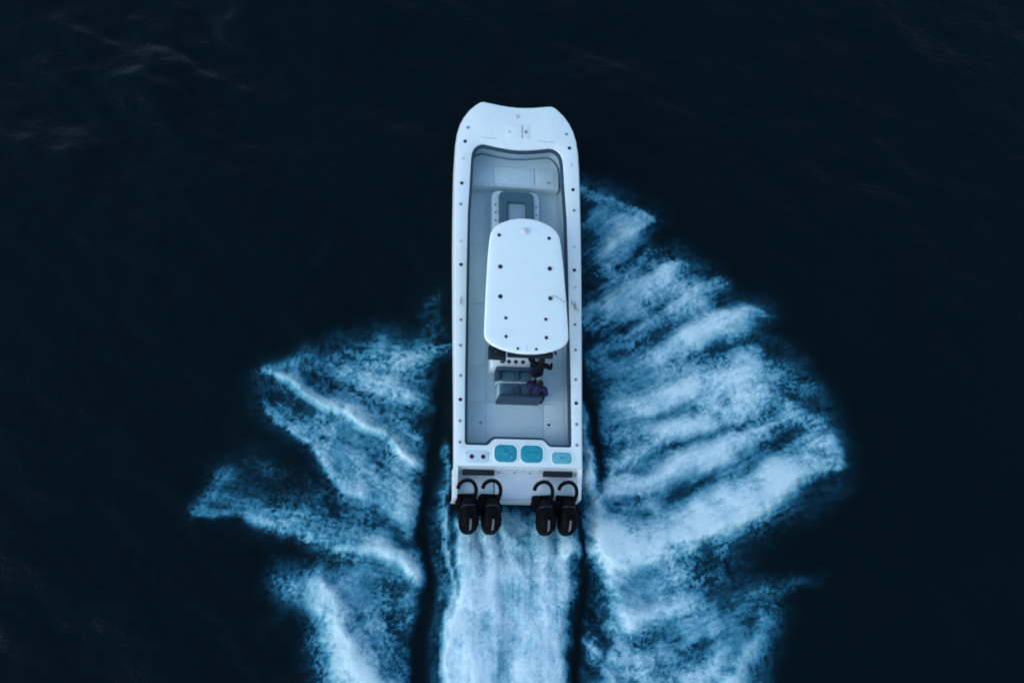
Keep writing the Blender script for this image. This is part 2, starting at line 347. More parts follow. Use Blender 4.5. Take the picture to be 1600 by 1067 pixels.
RID = [
 (2,[(2.16,10.41,0.12,0.25),(3.21,10.04,0.13,0.25),(4.16,9.58,0.13,0.42),(4.28,9.43,0.06,0.3)]),
 (-1,[(2.46,8.11,0.1,0.1),(3.16,8.56,0.12,0.3),(3.88,9.09,0.12,0.42),(4.28,9.45,0.08,0.3)]),
 (-1,[(2.19,7.78,0.3,0.05),(2.96,8.56,0.3,0.2),(3.79,9.35,0.2,0.2)]),
 (1,[(2.22,9.41,0.2,0.3),(2.7,9.87,0.22,0.15),(3.1,9.99,0.1,0.1)]),
 (1,[(2.22,6.19,0.28,0.35),(3.12,6.91,0.38,0.46),(4.12,7.4,0.42,0.5),(4.84,7.89,0.36,0.42),(5.27,8.04,0.2,0.3)]),
 (1,[(2.58,4.87,0.2,0.1),(3.87,6.03,0.22,0.26),(5.09,6.79,0.34,0.38),(6.01,7.35,0.32,0.45),(6.4,7.55,0.15,0.3)]),
 (1,[(3.04,4.27,0.3,0.1),(4.22,4.9,0.35,0.28),(5.43,5.75,0.48,0.5),(6.45,6.3,0.42,0.5),(7.26,6.57,0.3,0.48),(7.69,6.52,0.12,0.3)]),
 (1,[(2.82,3.27,0.5,0.2),(4.16,3.49,0.6,0.38),(5.34,3.97,0.6,0.46),(6.43,4.4,0.6,0.48),(7.42,4.67,0.5,0.25),(8.12,4.78,0.4,0.1)]),
 (1,[(2.4,1.32,0.5,0.4),(3.72,1.88,0.4,0.42),(5.09,2.76,0.5,0.42),(6.46,3.3,0.5,0.36),(7.65,3.72,0.5,0.26),(8.65,4.08,0.35,0.12)]),
 (1,[(2.94,0.86,0.25,0.15),(4.08,1.26,0.3,0.36),(5.42,1.76,0.35,0.38),(6.78,2.36,0.35,0.3),(7.98,2.97,0.3,0.15)]),
 (-1,[(2.25,-1.09,0.55,0.55),(3.81,-0.85,0.66,0.58),(5.31,-0.25,0.72,0.66),(6.66,0.44,0.66,0.7),(7.83,1.07,0.55,0.7),(8.81,1.39,0.42,0.6),(9.39,1.53,0.3,0.5),(9.74,1.54,0.12,0.3)]),
 (2,[(8.32,2.39,0.35,0.2),(9.28,2.4,0.3,0.3),(9.66,1.92,0.25,0.35),(9.67,1.44,0.15,0.2)]),
 (-1,[(2.27,2.28,0.2,0.45),(2.35,0.94,0.32,0.55),(2.5,-0.36,0.42,0.52),(2.66,-1.45,0.46,0.5),(2.89,-2.34,0.42,0.4),(3.27,-3.39,0.34,0.26),(3.5,-4.41,0.3,0.2)]),
 (-1,[(2.2,-3.39,0.25,0.2),(3.56,-2.77,0.3,0.24),(4.84,-2.23,0.3,0.2),(5.97,-1.59,0.35,0.12)]),
 (-1,[(2.6,-4.84,0.25,0.2),(4.05,-3.9,0.25,0.22),(5.34,-3.11,0.25,0.2),(6.86,-2.12,0.3,0.14),(8.83,-1.56,0.2,0.08)]),
 (-1,[(7.1,-2.57,0.25,0.22),(6.49,-3.54,0.3,0.36),(5.8,-4.57,0.35,0.42),(5.19,-5.92,0.3,0.4)]),
 (1,[(2.02,-3.39,0.12,0.3),(2.36,-3.91,0.12,0.3),(2.7,-4.54,0.12,0.3),(2.92,-5.92,0.12,0.3)]),
 (1,[(3.46,-5.42,0.4,0.3),(4.74,-4.41,0.3,0.25),(5.86,-3.54,0.3,0.15)]),
 (-1,[(-1.86,5.17,0.15,0.2),(-2.46,4.92,0.16,0.3),(-3.06,4.74,0.2,0.3),(-3.58,4.49,0.18,0.2)]),
 (-1,[(-2.27,3.33,0.25,0.12),(-3.03,3.7,0.3,0.3),(-3.98,4.02,0.35,0.32),(-4.83,4.3,0.3,0.18)]),
 (1,[(-2.45,1.21,0.16,0.34),(-2.98,1.77,0.2,0.5),(-3.62,2.33,0.22,0.5),(-4.3,2.7,0.22,0.46),(-5.15,3.02,0.22,0.42),(-6.0,3.49,0.24,0.5),(-6.68,3.91,0.26,0.5),(-7.16,4.15,0.16,0.3)]),
 (-1,[(-7.15,4.09,0.14,0.2),(-6.71,4.38,0.16,0.25),(-5.89,4.72,0.2,0.15)]),
 (1,[(-3.66,0.3,0.3,0.1),(-4.76,0.74,0.25,0.25),(-5.34,1.48,0.22,0.38),(-5.89,2.1,0.22,0.35),(-6.5,2.55,0.2,0.3),(-7.17,2.98,0.14,0.25)]),
 (-1,[(-2.75,0.31,0.4,0.26),(-3.69,1.23,0.45,0.22),(-4.45,1.78,0.4,0.12)]),
 (1,[(-2.61,-1.77,0.32,0.55),(-3.16,-1.3,0.44,0.62),(-3.97,-0.95,0.52,0.64),(-5.05,-0.67,0.46,0.56),(-6.32,-0.4,0.3,0.42),(-7.4,-0.16,0.24,0.34),(-8.29,-0.1,0.2,0.32),(-8.9,-0.05,0.12,0.3)]),
 (-2,[(-8.7,0.04,0.25,0.2),(-8.28,0.78,0.3,0.2),(-7.69,1.35,0.25,0.08)]),
 (1,[(-4.98,-2.15,0.4,0.5),(-4.67,-3.19,0.65,0.75),(-4.19,-4.12,0.8,0.8),(-3.3,-4.95,0.8,0.8),(-2.74,-6.42,0.7,0.75)]),
 (-1,[(-2.86,-2.22,0.25,0.15),(-4.3,-1.7,0.3,0.22),(-5.37,-1.53,0.3,0.16)]),
 (1,[(-6.23,-1.81,0.3,0.12),(-4.95,-2.76,0.2,0.2)]),
 (1,[(-1.87,2.02,0.1,0.45),(-1.83,0.51,0.12,0.5),(-1.79,-0.78,0.16,0.45),(-1.81,-2.56,0.2,0.4),(-1.81,-4.56,0.25,0.4),(-1.79,-6.42,0.25,0.4)]),
 (1,[(-1.23,-0.55,0.28,0.07),(-1.24,-1.67,0.46,0.21),(-1.16,-3.42,0.51,0.25),(-1.08,-6.42,0.51,0.25)]),
 (1,[(-0.56,-0.54,0.21,0.06),(-0.59,-1.66,0.28,0.18),(-0.64,-3.41,0.37,0.25),(-0.62,-6.42,0.37,0.25)]),
 (1,[(0.2,-0.93,0.28,0.11),(0.25,-2.19,0.46,0.18),(0.42,-3.41,0.46,0.24),(0.5,-6.42,0.46,0.27)]),
 (1,[(0.95,-0.56,0.28,0.06),(0.97,-2.0,0.37,0.2),(0.9,-3.4,0.37,0.25),(0.84,-6.42,0.37,0.24)]),
 (1,[(1.58,-0.55,0.18,0.06),(1.42,-2.0,0.23,0.18),(1.26,-3.4,0.23,0.21),(1.15,-6.42,0.23,0.21)]),
 (1,[(2.05,3.85,0.1,0.35),(2.14,2.47,0.12,0.45),(2.25,1.32,0.14,0.5)])]
GAP = [
 [(-1.88,4.57,0.1,0.6),(-2.06,3.72,0.22,0.95),(-2.13,2.78,0.2,0.95),(-2.22,1.91,0.18,0.95),(-2.37,1.06,0.2,0.95),(-2.55,0.31,0.2,1),(-2.55,-0.69,0.24,1),(-2.38,-1.68,0.17,0.95),(-2.43,-2.74,0.22,0.95),(-2.53,-3.6,0.3,0.97),(-2.56,-4.45,0.34,0.97),(-2.4,-5.28,0.34,0.95),(-2.26,-6.58,0.34,0.95)],
 [(2.06,5.16,0.08,0.7),(2.19,4.05,0.12,0.95),(2.36,3.06,0.16,0.98),(2.53,2.09,0.18,0.98),(2.58,1.33,0.12,0.8),(2.59,0.76,0.07,0.4)],
 [(1.98,0.19,0.049,0.8),(2.02,-0.73,0.082,0.92),(2.04,-1.63,0.094,0.92),(2.0,-2.52,0.098,0.92),(1.84,-3.4,0.139,0.92),(1.68,-4.25,0.18,0.92),(1.59,-5.43,0.205,0.92),(1.52,-6.58,0.246,0.92)],
 [(-7.29,0.76,0.45,0.45),(-6.39,0.72,0.5,0.55),(-5.47,0.36,0.3,0.4)],
 [(2.23,7.03,0.14,0.5),(3.14,7.7,0.16,0.5),(3.96,8.37,0.2,0.45),(4.78,8.89,0.25,0.4)],
 [(2.39,5.27,0.3,0.6),(3.08,5.66,0.26,0.65),(3.88,6.13,0.18,0.5),(4.68,6.61,0.12,0.4),(5.4,7.12,0.1,0.3)],
 [(4.6,4.67,0.12,0.3),(5.68,4.97,0.2,0.55),(6.59,5.37,0.26,0.6),(7.38,5.49,0.28,0.6),(8.03,4.99,0.28,0.55)],
 [(2.84,4.06,0.2,0.3),(3.52,4.28,0.12,0.2)],
 [(3.0,2.68,0.14,0.35),(4.34,3.0,0.14,0.4),(5.51,3.48,0.12,0.35)],
 [(3.06,4.88,0.1,0.4),(4.25,5.52,0.12,0.45),(5.25,6.16,0.1,0.35)],
 [(2.96,1.29,0.08,0.3),(3.71,1.57,0.12,0.5),(4.48,2.01,0.15,0.65),(5.45,2.38,0.16,0.6),(6.61,2.71,0.14,0.5),(7.8,3.17,0.2,0.5)],
 [(2.84,0.39,0.2,0.55),(3.86,0.59,0.24,0.62),(5.0,0.87,0.28,0.62),(6.15,1.31,0.28,0.66),(7.33,2.02,0.32,0.62),(8.53,2.68,0.3,0.6)],
 [(2.92,0.2,0.14,0.4),(4.03,0.13,0.15,0.35)],
 [(3.76,-2.24,0.25,0.5),(4.68,-1.88,0.2,0.4),(5.76,-2.13,0.3,0.5),(6.46,-2.66,0.35,0.7)],
 [(3.35,-3.56,0.3,0.5),(4.08,-3.21,0.3,0.6),(4.95,-3.72,0.35,0.6),(5.33,-3.37,0.25,0.5)],
 [(2.3,-2.7,0.15,0.5),(2.55,-3.56,0.15,0.5),(2.26,-4.42,0.2,0.5)],
 [(8.78,3.38,0.3,0.5),(7.96,3.97,0.25,0.4)],
 [(-2.63,2.77,0.3,0.4),(-3.39,3.15,0.25,0.45),(-4.33,3.42,0.25,0.5),(-5.85,4.08,0.25,0.55),(-6.23,4.27,0.2,0.4)],
 [(-2.9,-1.01,0.16,0.5),(-3.45,-0.47,0.26,0.5),(-4.28,0.1,0.32,0.45),(-4.92,0.28,0.2,0.3)],
 [(-3.22,-2.13,0.28,0.6),(-4.12,-1.79,0.28,0.6),(-5.01,-1.53,0.2,0.4)],
 [(-6.17,3.09,0.2,0.4),(-6.92,3.37,0.2,0.45)],
 [(-4.83,2.16,0.2,0.3),(-3.7,1.42,0.2,0.3)],
 [(-2.83,-3.43,0.25,0.45),(-3.38,-2.74,0.3,0.4)],
 [(-2.05,-0.42,0.08,0.5),(-1.95,-1.68,0.09,0.55),(-2.0,-3.08,0.1,0.5),(-2.03,-4.56,0.12,0.5)],
 [(0.26,0.54,0.4,0.42),(0.25,-0.39,0.3,0.3),(0.2,-1.11,0.2,0.15)],
 [(-0.91,-0.31,0.12,0.3),(-0.88,-1.13,0.14,0.15)],
 [(1.26,-0.28,0.12,0.32),(1.21,-1.1,0.14,0.18)],
 [(-0.29,-0.58,0.12,0.3),(-0.27,-1.3,0.12,0.12)],
 [(-0.02,-3.15,0.25,0.14),(-0.11,-3.58,0.3,0.16),(-0.23,-4.1,0.25,0.12)]]
rw = random.Random(4)
WAVES = []
for k in range(26):
    lam = .55*1.14**k if k < 20 else 6+2*(k-19)
    th = R(62+rw.gauss(0, 30)); a = .0075*lam**.85*(.6+.7*rw.random())
    WAVES.append((2*math.pi/lam*math.cos(th), 2*math.pi/lam*math.sin(th), a, rw.random()*6.28))
def water_z(X, Y):
    z = np.zeros_like(X)
    wob = (fbm(X, Y, .35, 3, 300)-.5)*3.0
    for kx, ky, a, ph in WAVES: z += a*np.sin(kx*X+ky*Y+ph+wob)
    env = .35+1.1*fbm(X, Y, .16, 3, 320)-.45*sstep(1, 9, X)+1.1*np.exp(-((X+13)/5)**2-((Y-15)/3.0)**2)
    return z*np.maximum(env, .15)*.6+(fbm(X, Y, 1.7, 4, 340)-.5)*.05
def axis(lo, hi, step, far):
    c = list(np.arange(lo, hi+1e-6, step)); d = step; a = []; v = hi
    while v < far: d *= 1.3; v += d; a.append(v)
    b = []; v = lo; d = step
    while v > -far: d *= 1.3; v -= d; b.append(v)
    return np.array(b[::-1]+c+a)
def grid_mesh(name, x, y, Z, mat, keep=None, attrs=None):
    nx, ny = len(x), len(y)
    X, Y = np.meshgrid(x, y)
    co = np.stack([X, Y, Z], -1).reshape(-1, 3).astype(np.float32)
    idx = np.arange(nx*ny).reshape(ny, nx)
    q = np.stack([idx[:-1, :-1], idx[:-1, 1:], idx[1:, 1:], idx[1:, :-1]], -1).reshape(-1, 4)
    used = None
    if keep is not None:
        k = keep.reshape(-1)[q].any(1); q = q[k]
        used = np.unique(q); rem = np.zeros(nx*ny, np.int64); rem[used] = np.arange(len(used)); q = rem[q]; co = co[used]
    me = bpy.data.meshes.new(name); me.vertices.add(len(co)); me.vertices.foreach_set('co', co.reshape(-1))
    me.loops.add(q.size); me.loops.foreach_set('vertex_index', q.reshape(-1).astype(np.int32))
    me.polygons.add(len(q)); me.polygons.foreach_set('loop_start', np.arange(0, q.size, 4, dtype=np.int32))
    me.update(calc_edges=True); me.shade_smooth()
    for an, A in (attrs or {}).items():
        A = A.reshape(-1); A = A[used] if used is not None else A
        at = me.attributes.new(an, 'FLOAT', 'POINT'); at.data.foreach_set('value', A.astype(np.float32))
    me.materials.append(mat); return me

def water_material():
    m, nt, b = mat_base('deep_sea_water')
    tc = N(nt, 'ShaderNodeTexCoord')
    n1 = N(nt, 'ShaderNodeTexNoise', Scale=.22, Detail=4.0); nt.links.new(tc.outputs['Object'], n1.inputs['Vector'])
    mx = N(nt, 'ShaderNodeMix', data_type='RGBA'); mx.inputs[6].default_value = (.0002, .0040, .0048, 1); mx.inputs[7].default_value = (.0003, .0054, .0070, 1)
    nt.links.new(n1.outputs['Fac'], mx.inputs[0]); nt.links.new(mx.outputs[2], b.inputs['Base Color'])
    b.inputs['Roughness'].default_value = .09; b.inputs['IOR'].default_value = 1.333; b.inputs['Specular IOR Level'].default_value = .16
    n2 = N(nt, 'ShaderNodeTexNoise', Scale=3.2, Detail=5.0, Roughness=.6); mp = N(nt, 'ShaderNodeMapping'); mp.inputs['Scale'].default_value = (1, 1.7, 1); mp.inputs['Rotation'].default_value = (0, 0, R(25))
    nt.links.new(tc.outputs['Object'], mp.inputs['Vector']); nt.links.new(mp.outputs[0], n2.inputs['Vector'])
    bp = N(nt, 'ShaderNodeBump', Strength=.65, Distance=.045); nt.links.new(n2.outputs['Fac'], bp.inputs['Height']); nt.links.new(bp.outputs['Normal'], b.inputs['Normal'])
    return m
def foam_material():
    """churned water: clear -> aerated teal -> white foam, by how much foam lies there"""
    m, nt, b = mat_base('sea_foam')
    at = N(nt, 'ShaderNodeAttribute', attribute_name='foam')
    tc = N(nt, 'ShaderNodeTexCoord')
    n1 = N(nt, 'ShaderNodeTexNoise', Scale=16.0, Detail=4.0, Roughness=.75); nt.links.new(tc.outputs['Object'], n1.inputs['Vector'])
    ad = N(nt, 'ShaderNodeMath', operation='MULTIPLY_ADD'); ad.inputs[1].default_value = .26; nt.links.new(n1.outputs['Fac'], ad.inputs[0])
    sb = N(nt, 'ShaderNodeMath', operation='ADD'); sb.inputs[1].default_value = -.13; nt.links.new(at.outputs['Fac'], sb.inputs[0]); nt.links.new(sb.outputs[0], ad.inputs[2])
    al = N(nt, 'ShaderNodeMapRange', interpolation_type='SMOOTHSTEP'); al.inputs['From Min'].default_value = .0; al.inputs['From Max'].default_value = .42
    nt.links.new(at.outputs['Fac'], al.inputs['Value'])
    cv = N(nt, 'ShaderNodeValToRGB'); nt.links.new(ad.outputs[0], cv.inputs['Fac'])
    e = cv.color_ramp.elements
    e[0].position = .05; e[0].color = (.004, .040, .075, 1)
    e[1].position = 1.0; e[1].color = (.64, .79, .81, 1)
    for p, c in ((.28, (.012, .115, .180)), (.46, (.065, .255, .335)), (.70, (.27, .49, .55))):
        x = e.new(p); x.color = (*c, 1)
    nt.links.new(cv.outputs['Color'], b.inputs['Base Color']); nt.links.new(al.outputs['Result'], b.inputs['Alpha'])
    b.inputs['Roughness'].default_value = .8; b.inputs['Specular IOR Level'].default_value = .15
    bp = N(nt, 'ShaderNodeBump', Strength=.35, Distance=.02); nt.links.new(n1.outputs['Fac'], bp.inputs['Height']); nt.links.new(bp.outputs['Normal'], b.inputs['Normal'])
    return m
WATER = water_material(); FOAM = foam_material()
DROP = surf('spray_droplets', (.64, .79, .81), .6, .02, 2.0, spec=.15)
wx_ = axis(-22, 23, .11, 6000); wy_ = axis(-12, 26, .11, 6000)
Xw, Yw = np.meshgrid(wx_, wy_)
fade = np.clip(1.6-np.hypot(Xw, Yw-6)/140, 0, 1)
sea = link('sea', grid_mesh('sea', wx_, wy_, water_z(Xw, Yw)*fade, WATER)); tag(sea, kind='structure')

fx_, fy_, FT, FD = foam_field(ENV, RID, GAP)
Xf, Yf = np.meshgrid(fx_, fy_)
WZ = water_z(Xf, Yf)
relief = .02+.08*sstep(.15, 1.0, FD)*(.6+.5*fbm(Xf, Yf, 2.4, 2, 400))+.012*FT*fbm(Xf, Yf, 12., 2, 420)
relief += .38*sstep(.4, 1.1, FD)
stern = np.clip((1.2-Yf)/1.2, 0, 1)*(np.abs(Xf) < 2.0)
relief += stern*.05
ZF = WZ+relief
def gx(rows): r_ = sorted(rows, key=lambda q: q[1]); return [q[1] for q in r_], [q[0] for q in r_]
ly, lx = gx(GAP[0]); ry_, rxx = gx(GAP[1]+GAP[2])
BL = np.interp(Yf, ly, lx); BRt = np.interp(Yf, ry_, rxx)
BL = np.where(Yf > ly[-1], -1.0, BL); BRt = np.where(Yf > ry_[-1], 1.0, BRt)
ok = FT > .02
def wake(name, sel, label, cat, nd, zmax, seed):
    me = grid_mesh(name, fx_, fy_, ZF, FOAM, keep=ok & sel, attrs={'foam': FT})
    o = link(name, me); tag(o, label, cat, kind='stuff')
    # flying droplets above the thick foam, thinning upwards
    rg = np.random.default_rng(seed)
    p = np.where(sel, np.clip(FT-.5, 0, 1)**1.2, 0).reshape(-1); p = p/p.sum()
    i = rg.choice(p.size, nd, p=p)
    h = rg.exponential(1.0, nd)*zmax*np.clip(FD.reshape(-1)[i], .1, 1)
    co = np.stack([Xf.reshape(-1)[i]+rg.normal(0, .02, nd)+np.sign(Xf.reshape(-1)[i])*h*.15, Yf.reshape(-1)[i]+rg.normal(0, .02, nd), ZF.reshape(-1)[i]+.01+h], -1)
    rad = .0018+rg.exponential(.0016, nd)*np.clip(FD.reshape(-1)[i]*2, .25, 1); rad = np.clip(rad, .002, .009)
    dm = bpy.data.meshes.new('droplets'); dm.vertices.add(nd); dm.vertices.foreach_set('co', co.astype(np.float32).reshape(-1))
    a = dm.attributes.new('size', 'FLOAT', 'POINT'); a.data.foreach_set('value', rad.astype(np.float32))
    d = link('droplets', dm, o); tag(d, kind='stuff')
    md = d.modifiers.new('points', 'NODES'); md.node_group = points_group()
    return o
_pg = []
def points_group():
    if _pg: return _pg[0]
    g = bpy.data.node_groups.new('droplet_points', 'GeometryNodeTree')
    g.interface.new_socket('Geometry', in_out='INPUT', socket_type='NodeSocketGeometry'); g.interface.new_socket('Geometry', in_out='OUTPUT', socket_type='NodeSocketGeometry')
    a = g.nodes.new('NodeGroupInput'); z = g.nodes.new('NodeGroupOutput')
    mp = g.nodes.new('GeometryNodeMeshToPoints'); na = g.nodes.new('GeometryNodeInputNamedAttribute'); na.data_type = 'FLOAT'; na.inputs['Name'].default_value = 'size'
    sm = g.nodes.new('GeometryNodeSetMaterial'); sm.inputs['Material'].default_value = DROP
    g.links.new(a.outputs[0], mp.inputs['Mesh']); g.links.new(na.outputs['Attribute'], mp.inputs['Radius'])
    g.links.new(mp.outputs[0], sm.inputs['Geometry']); g.links.new(sm.outputs[0], z.inputs[0]); _pg.append(g); return g
wake('spray_fan', Xf < BL, 'smaller jagged fan of white spray thrown out left of the boat', 'spray', 60000, .10, 1)
wake('spray_fan', Xf > BRt, 'larger rounded fan of white spray thrown out right of the boat', 'spray', 110000, .12, 2)
wake('propeller_wash', (Xf >= BL) & (Xf <= BRt), 'straight white churned wash trailing behind the four motors', 'wash', 40000, .05, 3)

# ------------------------------------------------------------------ boat
BOAT = empty('center_console_boat', Matrix.Rotation(R(0.7), 4, 'Z') @ Matrix.Rotation(R(2.2), 4, 'X') @ Matrix.Rotation(R(5.5), 4, 'Y'))
tag(BOAT, 'white twin-hulled open motorboat with hardtop and four black outboard motors', 'boat')
gz = lambda y: 1.12+.045*y
OUT_R = [(1.80, 1.22), (1.815, 2.6), (1.83, 3.7), (1.855, 5.5), (1.872, 7.2), (1.875, 8.5), (1.87, 9.7), (1.862, 10.3), (1.84, 10.8), (1.79, 11.2), (1.71, 11.5), (1.60, 11.74), (1.44, 11.98), (1.24, 12.18), (1.11, 12.27)]
FRONT = [(1.04, 12.285), (.92, 12.27), (.72, 12.24), (.5, 12.205), (.25, 12.18), (0, 12.17)]
half = OUT_R+FRONT
OUTER = half+[(-x, y) for x, y in reversed(half[:-1])]
IN_R = [(0, 2.01), (.66, 2.01), (.74, 1.97), (.85, 1.85), (.92, 1.82), (1.44, 1.82), (1.50, 1.84), (1.52, 1.90), (1.525, 3.6), (1.51, 5.5), (1.50, 7), (1.48, 8.7), (1.435, 9.5), (1.395, 10.4), (1.37, 10.6), (1.31, 10.75), (1.2, 10.86), (1.08, 10.915), (.98, 10.92), (.8, 10.89), (.58, 10.85), (.2, 10.805), (0, 10.80)]
INNER = IN_R+[(-x, y) for x, y in reversed(IN_R[1:-1])]

def strip(rings):
    mb = MB(); n = len(rings[0]); V = [p for r_ in rings for p in r_]; F = []
    for i in range(len(rings)-1):
        for k in range(n):
            F.append((i*n+k, i*n+(k+1) % n, (i+1)*n+(k+1) % n, (i+1)*n+k))
    return mb.add(V, F)
# hull: topsides down to the tunnel roof, two slender sponsons below
WING = [(1.80, .36, .86), (1.80, .7, .95), (1.80, 1.0, 1.09)]
top = WING+[(x, y, gz(y)-.03) for x, y in OUTER]+[(-x, y, z) for x, y, z in reversed(WING)]
def low(fac, z, back): return [(x*fac, y-back*max(0, (y-7)/5.3)**1.6, min(z+.35*max(0, (y-8)/4.3)**2, zz-.02)) for x, y, zz in top]
hm = strip([top, low(.992, .75, .12), low(.955, .42, .35), low(.90, .12, .75)])
n = len(top); hm.add([p for p in low(.90, .12, .75)], [tuple(range(n))])
for s in (-1, 1):
    rings = []
    for k in range(15):
        y = .4+10.7*k/14; t = k/14; w = .46*(1-max(0, (t-.55)/.45)**2.2*.93); kz = -.42+.62*max(0, (t-.6)/.4)**2
        cx = s*1.14
        rings.append([(cx-w, y, .22), (cx-w*.8, y, kz*.35), (cx, y, kz), (cx+w*.8, y, kz*.35), (cx+w, y, .22)])
    hm.loft(rings)
hm.box(-1.79, 1.79, .355, .40, .10, .69)
hm.build('hull', M['hull'], BOAT, 30)
# deck cap: flat ring between topsides and cockpit opening, with a rolled edge on both rims
bm = bmesh.new()
def loop(P, z): vs = [bm.verts.new((x, y, gz(y)+z)) for x, y in P]; return vs, [bm.edges.new((vs[i], vs[(i+1) % len(vs)])) for i in range(len(vs))]
o1, e1 = loop(inset(OUTER, .035), 0); i1, e2 = loop(inset(INNER, -.03), 0)
bmesh.ops.triangle_fill(bm, use_beauty=True, edges=e1+e2)
o2 = [bm.verts.new((x, y, gz(y)-.012)) for x, y in inset(OUTER, .010)]; o3 = [bm.verts.new((x, y, gz(y)-.045)) for x, y in OUTER]
i2 = [bm.verts.new((x, y, gz(y)-.010)) for x, y in inset(INNER, -.008)]; i3 = [bm.verts.new((x, y, gz(y)-.07)) for x, y in INNER]
for A, B in ((o1, o2), (o2, o3), (i1, i2), (i2, i3)):
    for k in range(len(A)): bm.faces.new((A[k], A[(k+1) % len(A)], B[(k+1) % len(A)], B[k]))
bmesh.ops.recalc_face_normals(bm, faces=bm.faces)
dm = bpy.data.meshes.new('gunwale'); bm.to_mesh(dm); bm.free(); dm.materials.append(M['gel']); dm.shade_smooth(); dm.set_sharp_from_angle(angle=R(40))
if sum(p.normal.z*p.area for p in dm.polygons) < 0: dm.flip_normals()
GUN = link('gunwale', dm, BOAT)
rail = [(x, y, gz(y)-.10) for x, y in OUTER]
MB().tube([(1.80, .40, .80), (1.805, .75, .90)]+rail+[(-1.805, .75, .90), (-1.80, .40, .80)], .032, 8).build('rub_rail', M['rub'], BOAT)
# cockpit liner, dark rim tube and sole
def iz(ins, z): return [(x, y, z) for x, y in inset(INNER, ins)]
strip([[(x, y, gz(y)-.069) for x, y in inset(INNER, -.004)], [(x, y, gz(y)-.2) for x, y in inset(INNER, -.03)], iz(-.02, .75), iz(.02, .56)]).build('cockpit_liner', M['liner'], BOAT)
MB().tube([(x, y, gz(y)-.145) for x, y in inset(INNER, .030)], .060, 8, True).build('coaming_tube', M['navy'], BOAT)  # navy tube added to draw the dark line along the cockpit's inner edge
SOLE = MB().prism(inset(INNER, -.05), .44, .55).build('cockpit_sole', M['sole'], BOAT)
def panel(poly, z, mat, name='deck_panel', parent=SOLE, h=.012, b=.006): return MB().prism(poly, z, z+h, b).build(name, mat, parent)
for s in (-1, 1):
    for (y0, y1) in ((1.93, 3.22), (3.25, 4.31), (4.34, 6.2), (6.23, 8.1), (8.13, 9.78)):
        a, b = (.86, 1.44) if y1 < 8.2 else (.86, 1.37)
        panel(rrect(min(s*a, s*b), max(s*a, s*b), y0, y1, .05, 3), .549, M['sole2'])
panel(rrect(-.83, .83, 2.10, 3.22, .06, 3), .549, M['sole2'], 'deck_hatch')
panel(rrect(-.83, .83, 3.25, 4.31, .03, 3), .549, M['sole'])
panel(rrect(-.83, .83, 4.34, 5.6, .03, 3), .549, M['sole'])
for s, yy in ((-1, 2.62), (1, 2.61)):
    MB().prism(rrect(s*.99-.045, s*.99+.045, yy-.03, yy+.03, .02, 3), .562, .572, .003).build('hatch_latch', M['dark' if s > 0 else 'grey'], SOLE)
# raised casting platform in the bow
fp = [(-1.36, 9.86), (1.36, 9.86)]+[(x-.03 if x > .3 else x, y-.03) for x, y in IN_R if y > 10.3]+[(-x+.03 if x > .3 else -x, y-.03) for x, y in reversed(IN_R[:-1]) if y > 10.3]
PLAT = MB().prism(fp, .5, .95, .02).build('casting_platform', M['sole'], BOAT)
panel(rrect(-.61, .61, 9.94, 10.50, .05, 4), .949, M['sole2'], 'hatch', PLAT, .03, .015)
for s in (-1, 1):
    panel(rrect(min(s*.65, s*1.27), max(s*.65, s*1.27), 9.94, 10.50, .05, 4), .949, M['sole'], 'hatch', PLAT, .02, .01)
MB().prism(rrect(1.0, 1.10, 10.03, 10.09, .02, 3), .968, .98, .003).build('hatch_latch', M['grey'], PLAT)
# bow deck fittings
def on(y): return gz(y)-.001
def flat(poly, h, b, mat, name, parent): return MB().prism(poly, -.004, h, b, lambda x, y: gz(y)).build(name, mat, parent)
flat(rrect(-.36, .36, 11.14, 11.62, .04, 4), .010, .005, M['gel'], 'anchor_hatch', GUN)
flat(rrect(.13, .155, 11.16, 11.60, .01, 2), .016, .003, M['grey'], 'hatch_seam', GUN)
flat(rrect(.22, .30, 11.33, 11.43, .02, 3), .022, .006, M['grey'], 'hatch_latch', GUN)
flat(rrect(-.30, -.22, 11.31, 11.39, .02, 3), .018, .006, M['rub'], 'hatch_latch', GUN)
flat(rrect(-1.12, -.62, 11.095, 11.115, .008, 2), .008, .002, M['rub'], 'deck_seam', GUN)
flat(rrect(.62, 1.12, 11.095, 11.115, .008, 2), .008, .002, M['rub'], 'deck_seam', GUN)
MB().lathe(-.03, 11.86, [(.075, on(11.86)), (.075, on(11.86)+.02), (.05, on(11.86)+.045), (.02, on(11.86)+.06)], 14).build('bow_light', M['rub'], GUN)
# rod holders, cleats and filler caps along both side decks
def rod_holder_mesh(r, mat):
    mb = MB(); mb.lathe(0, 0, [(r*1.25, -.004), (r*1.25, .010), (r*1.05, .016)], 12); return mb.mesh('rod_holder', mat)
RH = rod_holder_mesh(.042, M['dark']); RG = rod_holder_mesh(.036, M['steel']); RP = rod_holder_mesh(.036, M['rub'])
def cleat_mesh():
    mb = MB(); mb.tube(catmull([(0, -.12, .035), (0, -.06, .045), (0, .06, .045), (0, .12, .035)], 3), .012, 6)
    mb.box(-.014, .014, -.05, -.025, -.004, .045); mb.box(-.014, .014, .025, .05, -.004, .045); return mb.mesh('cleat', M['steel'])
CL = cleat_mesh()
SIDE = [(11.40, 1.50, 'g'), (10.95, 1.585, 'd'), (10.40, 1.64, 'p'), (9.61, 1.675, 'd'), (8.95, 1.70, 'g'), (7.80, 1.685, 'p'), (7.08, 1.675, 'd'), (5.97, 1.675, 'c'), (5.42, 1.665, 'g'), (4.66, 1.67, 'g'), (3.78, 1.66, 'g'), (3.09, 1.66, 'd'), (2.48, 1.665, 'g'), (1.88, 1.66, 'g')]
